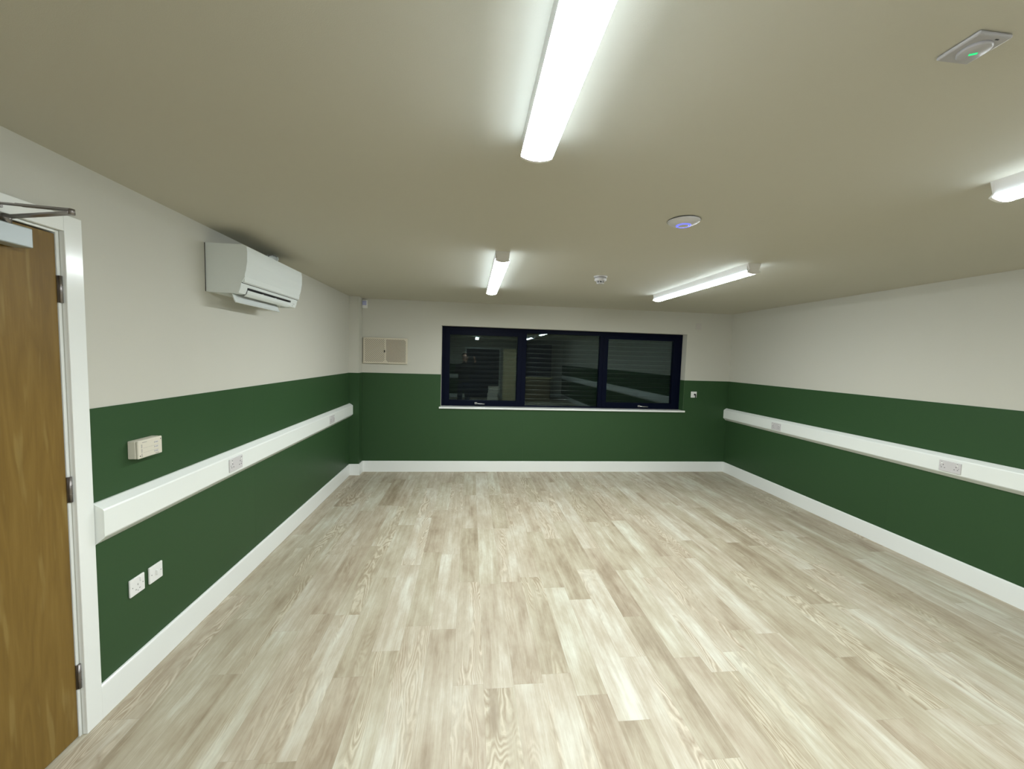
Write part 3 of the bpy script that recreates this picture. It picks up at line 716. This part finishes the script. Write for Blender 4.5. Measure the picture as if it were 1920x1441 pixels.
def loft(bm, rings, n=20):
    """rings: (centre, rx, ry) ellipses, each square to the path"""
    P_ = [Vector(q[0]) for q in rings]; V = []
    for k, (c, rx, ry) in enumerate(rings):
        d_ = (P_[min(k + 1, len(P_) - 1)] - P_[max(k - 1, 0)]).normalized(); R_ = Vector((0, 0, 1)).rotation_difference(d_).to_matrix()
        V.append([bm.verts.new(P_[k] + R_ @ Vector((rx * math.cos(2 * PI * a / n), ry * math.sin(2 * PI * a / n), 0))) for a in range(n)])
    for A, B in zip(V, V[1:]):
        for a in range(n): bm.faces.new([A[a], A[(a + 1) % n], B[(a + 1) % n], B[a]])
    bm.faces.new(V[0][::-1]); bm.faces.new(V[-1])
def fused(name, bm, mk):
    o = obj(name, bm, mk, pr)
    r_ = o.modifiers.new('remesh', 'REMESH'); r_.mode = 'VOXEL'; r_.voxel_size = 0.012; r_.use_smooth_shade = True
    sm_ = o.modifiers.new('smooth', 'SMOOTH'); sm_.iterations = 4; sm_.factor = 0.5
bm = bmesh.new()
loft(bm, [((0, 0, 0.90), 0.175, 0.130), ((0, 0, 1.00), 0.172, 0.128), ((0, 0, 1.12), 0.165, 0.122), ((0, 0, 1.26), 0.185, 0.130), ((0, 0, 1.36), 0.190, 0.125), ((0, 0, 1.42), 0.150, 0.100), ((0, 0.003, 1.465), 0.078, 0.074), ((0, 0.006, 1.485), 0.066, 0.066)])
for s in (-1, 1):
    hx = 0.20 + 0.098 * s; wv = Vector((hx + 0.03 * s, 0.375, 1.545)); ev_ = Vector((0.24 * s + 0.02, 0.12, 1.20))
    loft(bm, [((0.12 * s, 0, 1.385), 0.070, 0.070), ((0.19 * s, 0.01, 1.375), 0.074, 0.074), ((0.225 * s + 0.01, 0.07, 1.28), 0.064, 0.064), (ev_, 0.060, 0.060), (ev_.lerp(wv, 0.12), 0.058, 0.058), (ev_.lerp(wv, 0.5), 0.050, 0.050), (ev_.lerp(wv, 0.90), 0.040, 0.040)], 16)
fused('jumper', bm, 'black')
bm = bmesh.new()
loft(bm, [((0, 0, 0.80), 0.150, 0.115), ((0, 0, 0.90), 0.168, 0.124), ((0, 0, 1.00), 0.160, 0.118)])
for s in (-1, 1):
    loft(bm, [((0.12 * s, -0.008, 0.085), 0.062, 0.066), ((0.118 * s, -0.005, 0.25), 0.070, 0.074), ((0.11 * s, 0.018, 0.49), 0.076, 0.080), ((0.10 * s, 0.01, 0.70), 0.092, 0.096), ((0.088 * s, 0, 0.86), 0.094, 0.108)], 16)
fused('trousers', bm, 'navy')
for s in (-1, 1):
    bm = bmesh.new(); box(bm, 0.13 * s - 0.048, 0.13 * s + 0.048, -0.07, 0.20, 0.0, 0.075, bev=0.02, seg=3); obj('shoe', bm, 'black', pr, smooth=True)
bm = bmesh.new(); bmesh.ops.create_icosphere(bm, subdivisions=3, radius=1.0)
for v in bm.verts:
    n = v.co.copy(); v.co = Vector((0.01 + n.x * 0.083, 0.020 + n.y * 0.098, 1.700 + n.z * 0.085))
bmesh.ops.delete(bm, geom=[v for v in bm.verts if v.co.y > 0.075 and v.co.z < 1.735 or v.co.z < 1.635], context='VERTS')
obj('hair', bm, 'hair', pr, smooth=True)
bm = bmesh.new(); tube(bm, [(0.01, 0.125, 1.675), (0.01, 0.146, 1.650), (0.01, 0.130, 1.640)], 0.010, 10)
obj('nose', bm, 'skin', pr)
for s in (-1, 1):
    bm = bmesh.new(); lathe(bm, [(0.012, -0.004), (0.018, 0.004), (0.010, 0.012), (0, 0.012)], (0.01 + s * 0.078, 0.04, 1.665), (s, 0, 0), 14)
    obj('ear', bm, 'skin', pr)
    bm = bmesh.new(); lathe(bm, [(0.010, -0.002), (0.008, 0.004), (0, 0.006)], (0.01 + s * 0.030, 0.128, 1.680), (0, 1, 0), 12)
    obj('eye', bm, 'eye', pr)
bm = bmesh.new(); box(bm, -0.015, 0.035, 0.115, 0.130, 1.615, 1.621); obj('mouth', bm, 'eye', pr)
ph = thing('phone', 'dark phone held up by the photographer, mirrored in the left pane', 'phone', (0.0, -0.050, 1.645))
bm = bmesh.new(); box(bm, -0.076, 0.076, -0.004, 0.004, -0.037, 0.037, bev=0.003); obj('case', bm, 'dark', ph)
bm = bmesh.new()
lathe(bm, [(0.008, 0.0), (0.008, 0.002), (0, 0.002)], (0.0, 0.004, 0.012), (0, 1, 0), 16); lathe(bm, [(0.008, 0.0), (0.008, 0.002), (0, 0.002)], (0.022, 0.004, 0.012), (0, 1, 0), 16)
obj('lens', bm, 'eye', ph)

# ------------------------------------------------------------------ camera
f, yaw, pit, rol = 745.334, 0.10466, -0.06942, 0.02993
cy, sy, cp_, sp_, cr, sr = math.cos(yaw), math.sin(yaw), math.cos(pit), math.sin(pit), math.cos(rol), math.sin(rol)
fw = Vector((sy * cp_, cy * cp_, sp_)); r0 = Vector((cy, -sy, 0)); u0 = r0.cross(fw)
r = cr * r0 + sr * u0; u = -sr * r0 + cr * u0
cam = bpy.data.cameras.new('camera'); cam.sensor_fit = 'HORIZONTAL'; cam.sensor_width = 36.0; cam.lens = 36.0 * f / 1920.0
cam.clip_start = 0.01; cam.clip_end = 100
co = bpy.data.objects.new('camera', cam); C.objects.link(co)
m3 = Matrix((r, u, -fw)).transposed(); co.matrix_world = Matrix.Translation((0, 0, CAMZ)) @ m3.to_4x4()
bpy.context.scene.camera = co

# ------------------------------------------------------------------ world (night outside) and view
wd = bpy.data.worlds.new('night'); bpy.context.scene.world = wd; wd.use_nodes = True
wd.node_tree.nodes['Background'].inputs[0].default_value = (0.01, 0.015, 0.03, 1); wd.node_tree.nodes['Background'].inputs[1].default_value = 0.1
vs = bpy.context.scene.view_settings
vs.view_transform = 'Standard'; vs.look = 'None'; vs.exposure = 0.0; vs.gamma = 1.0; vs.use_curve_mapping = False
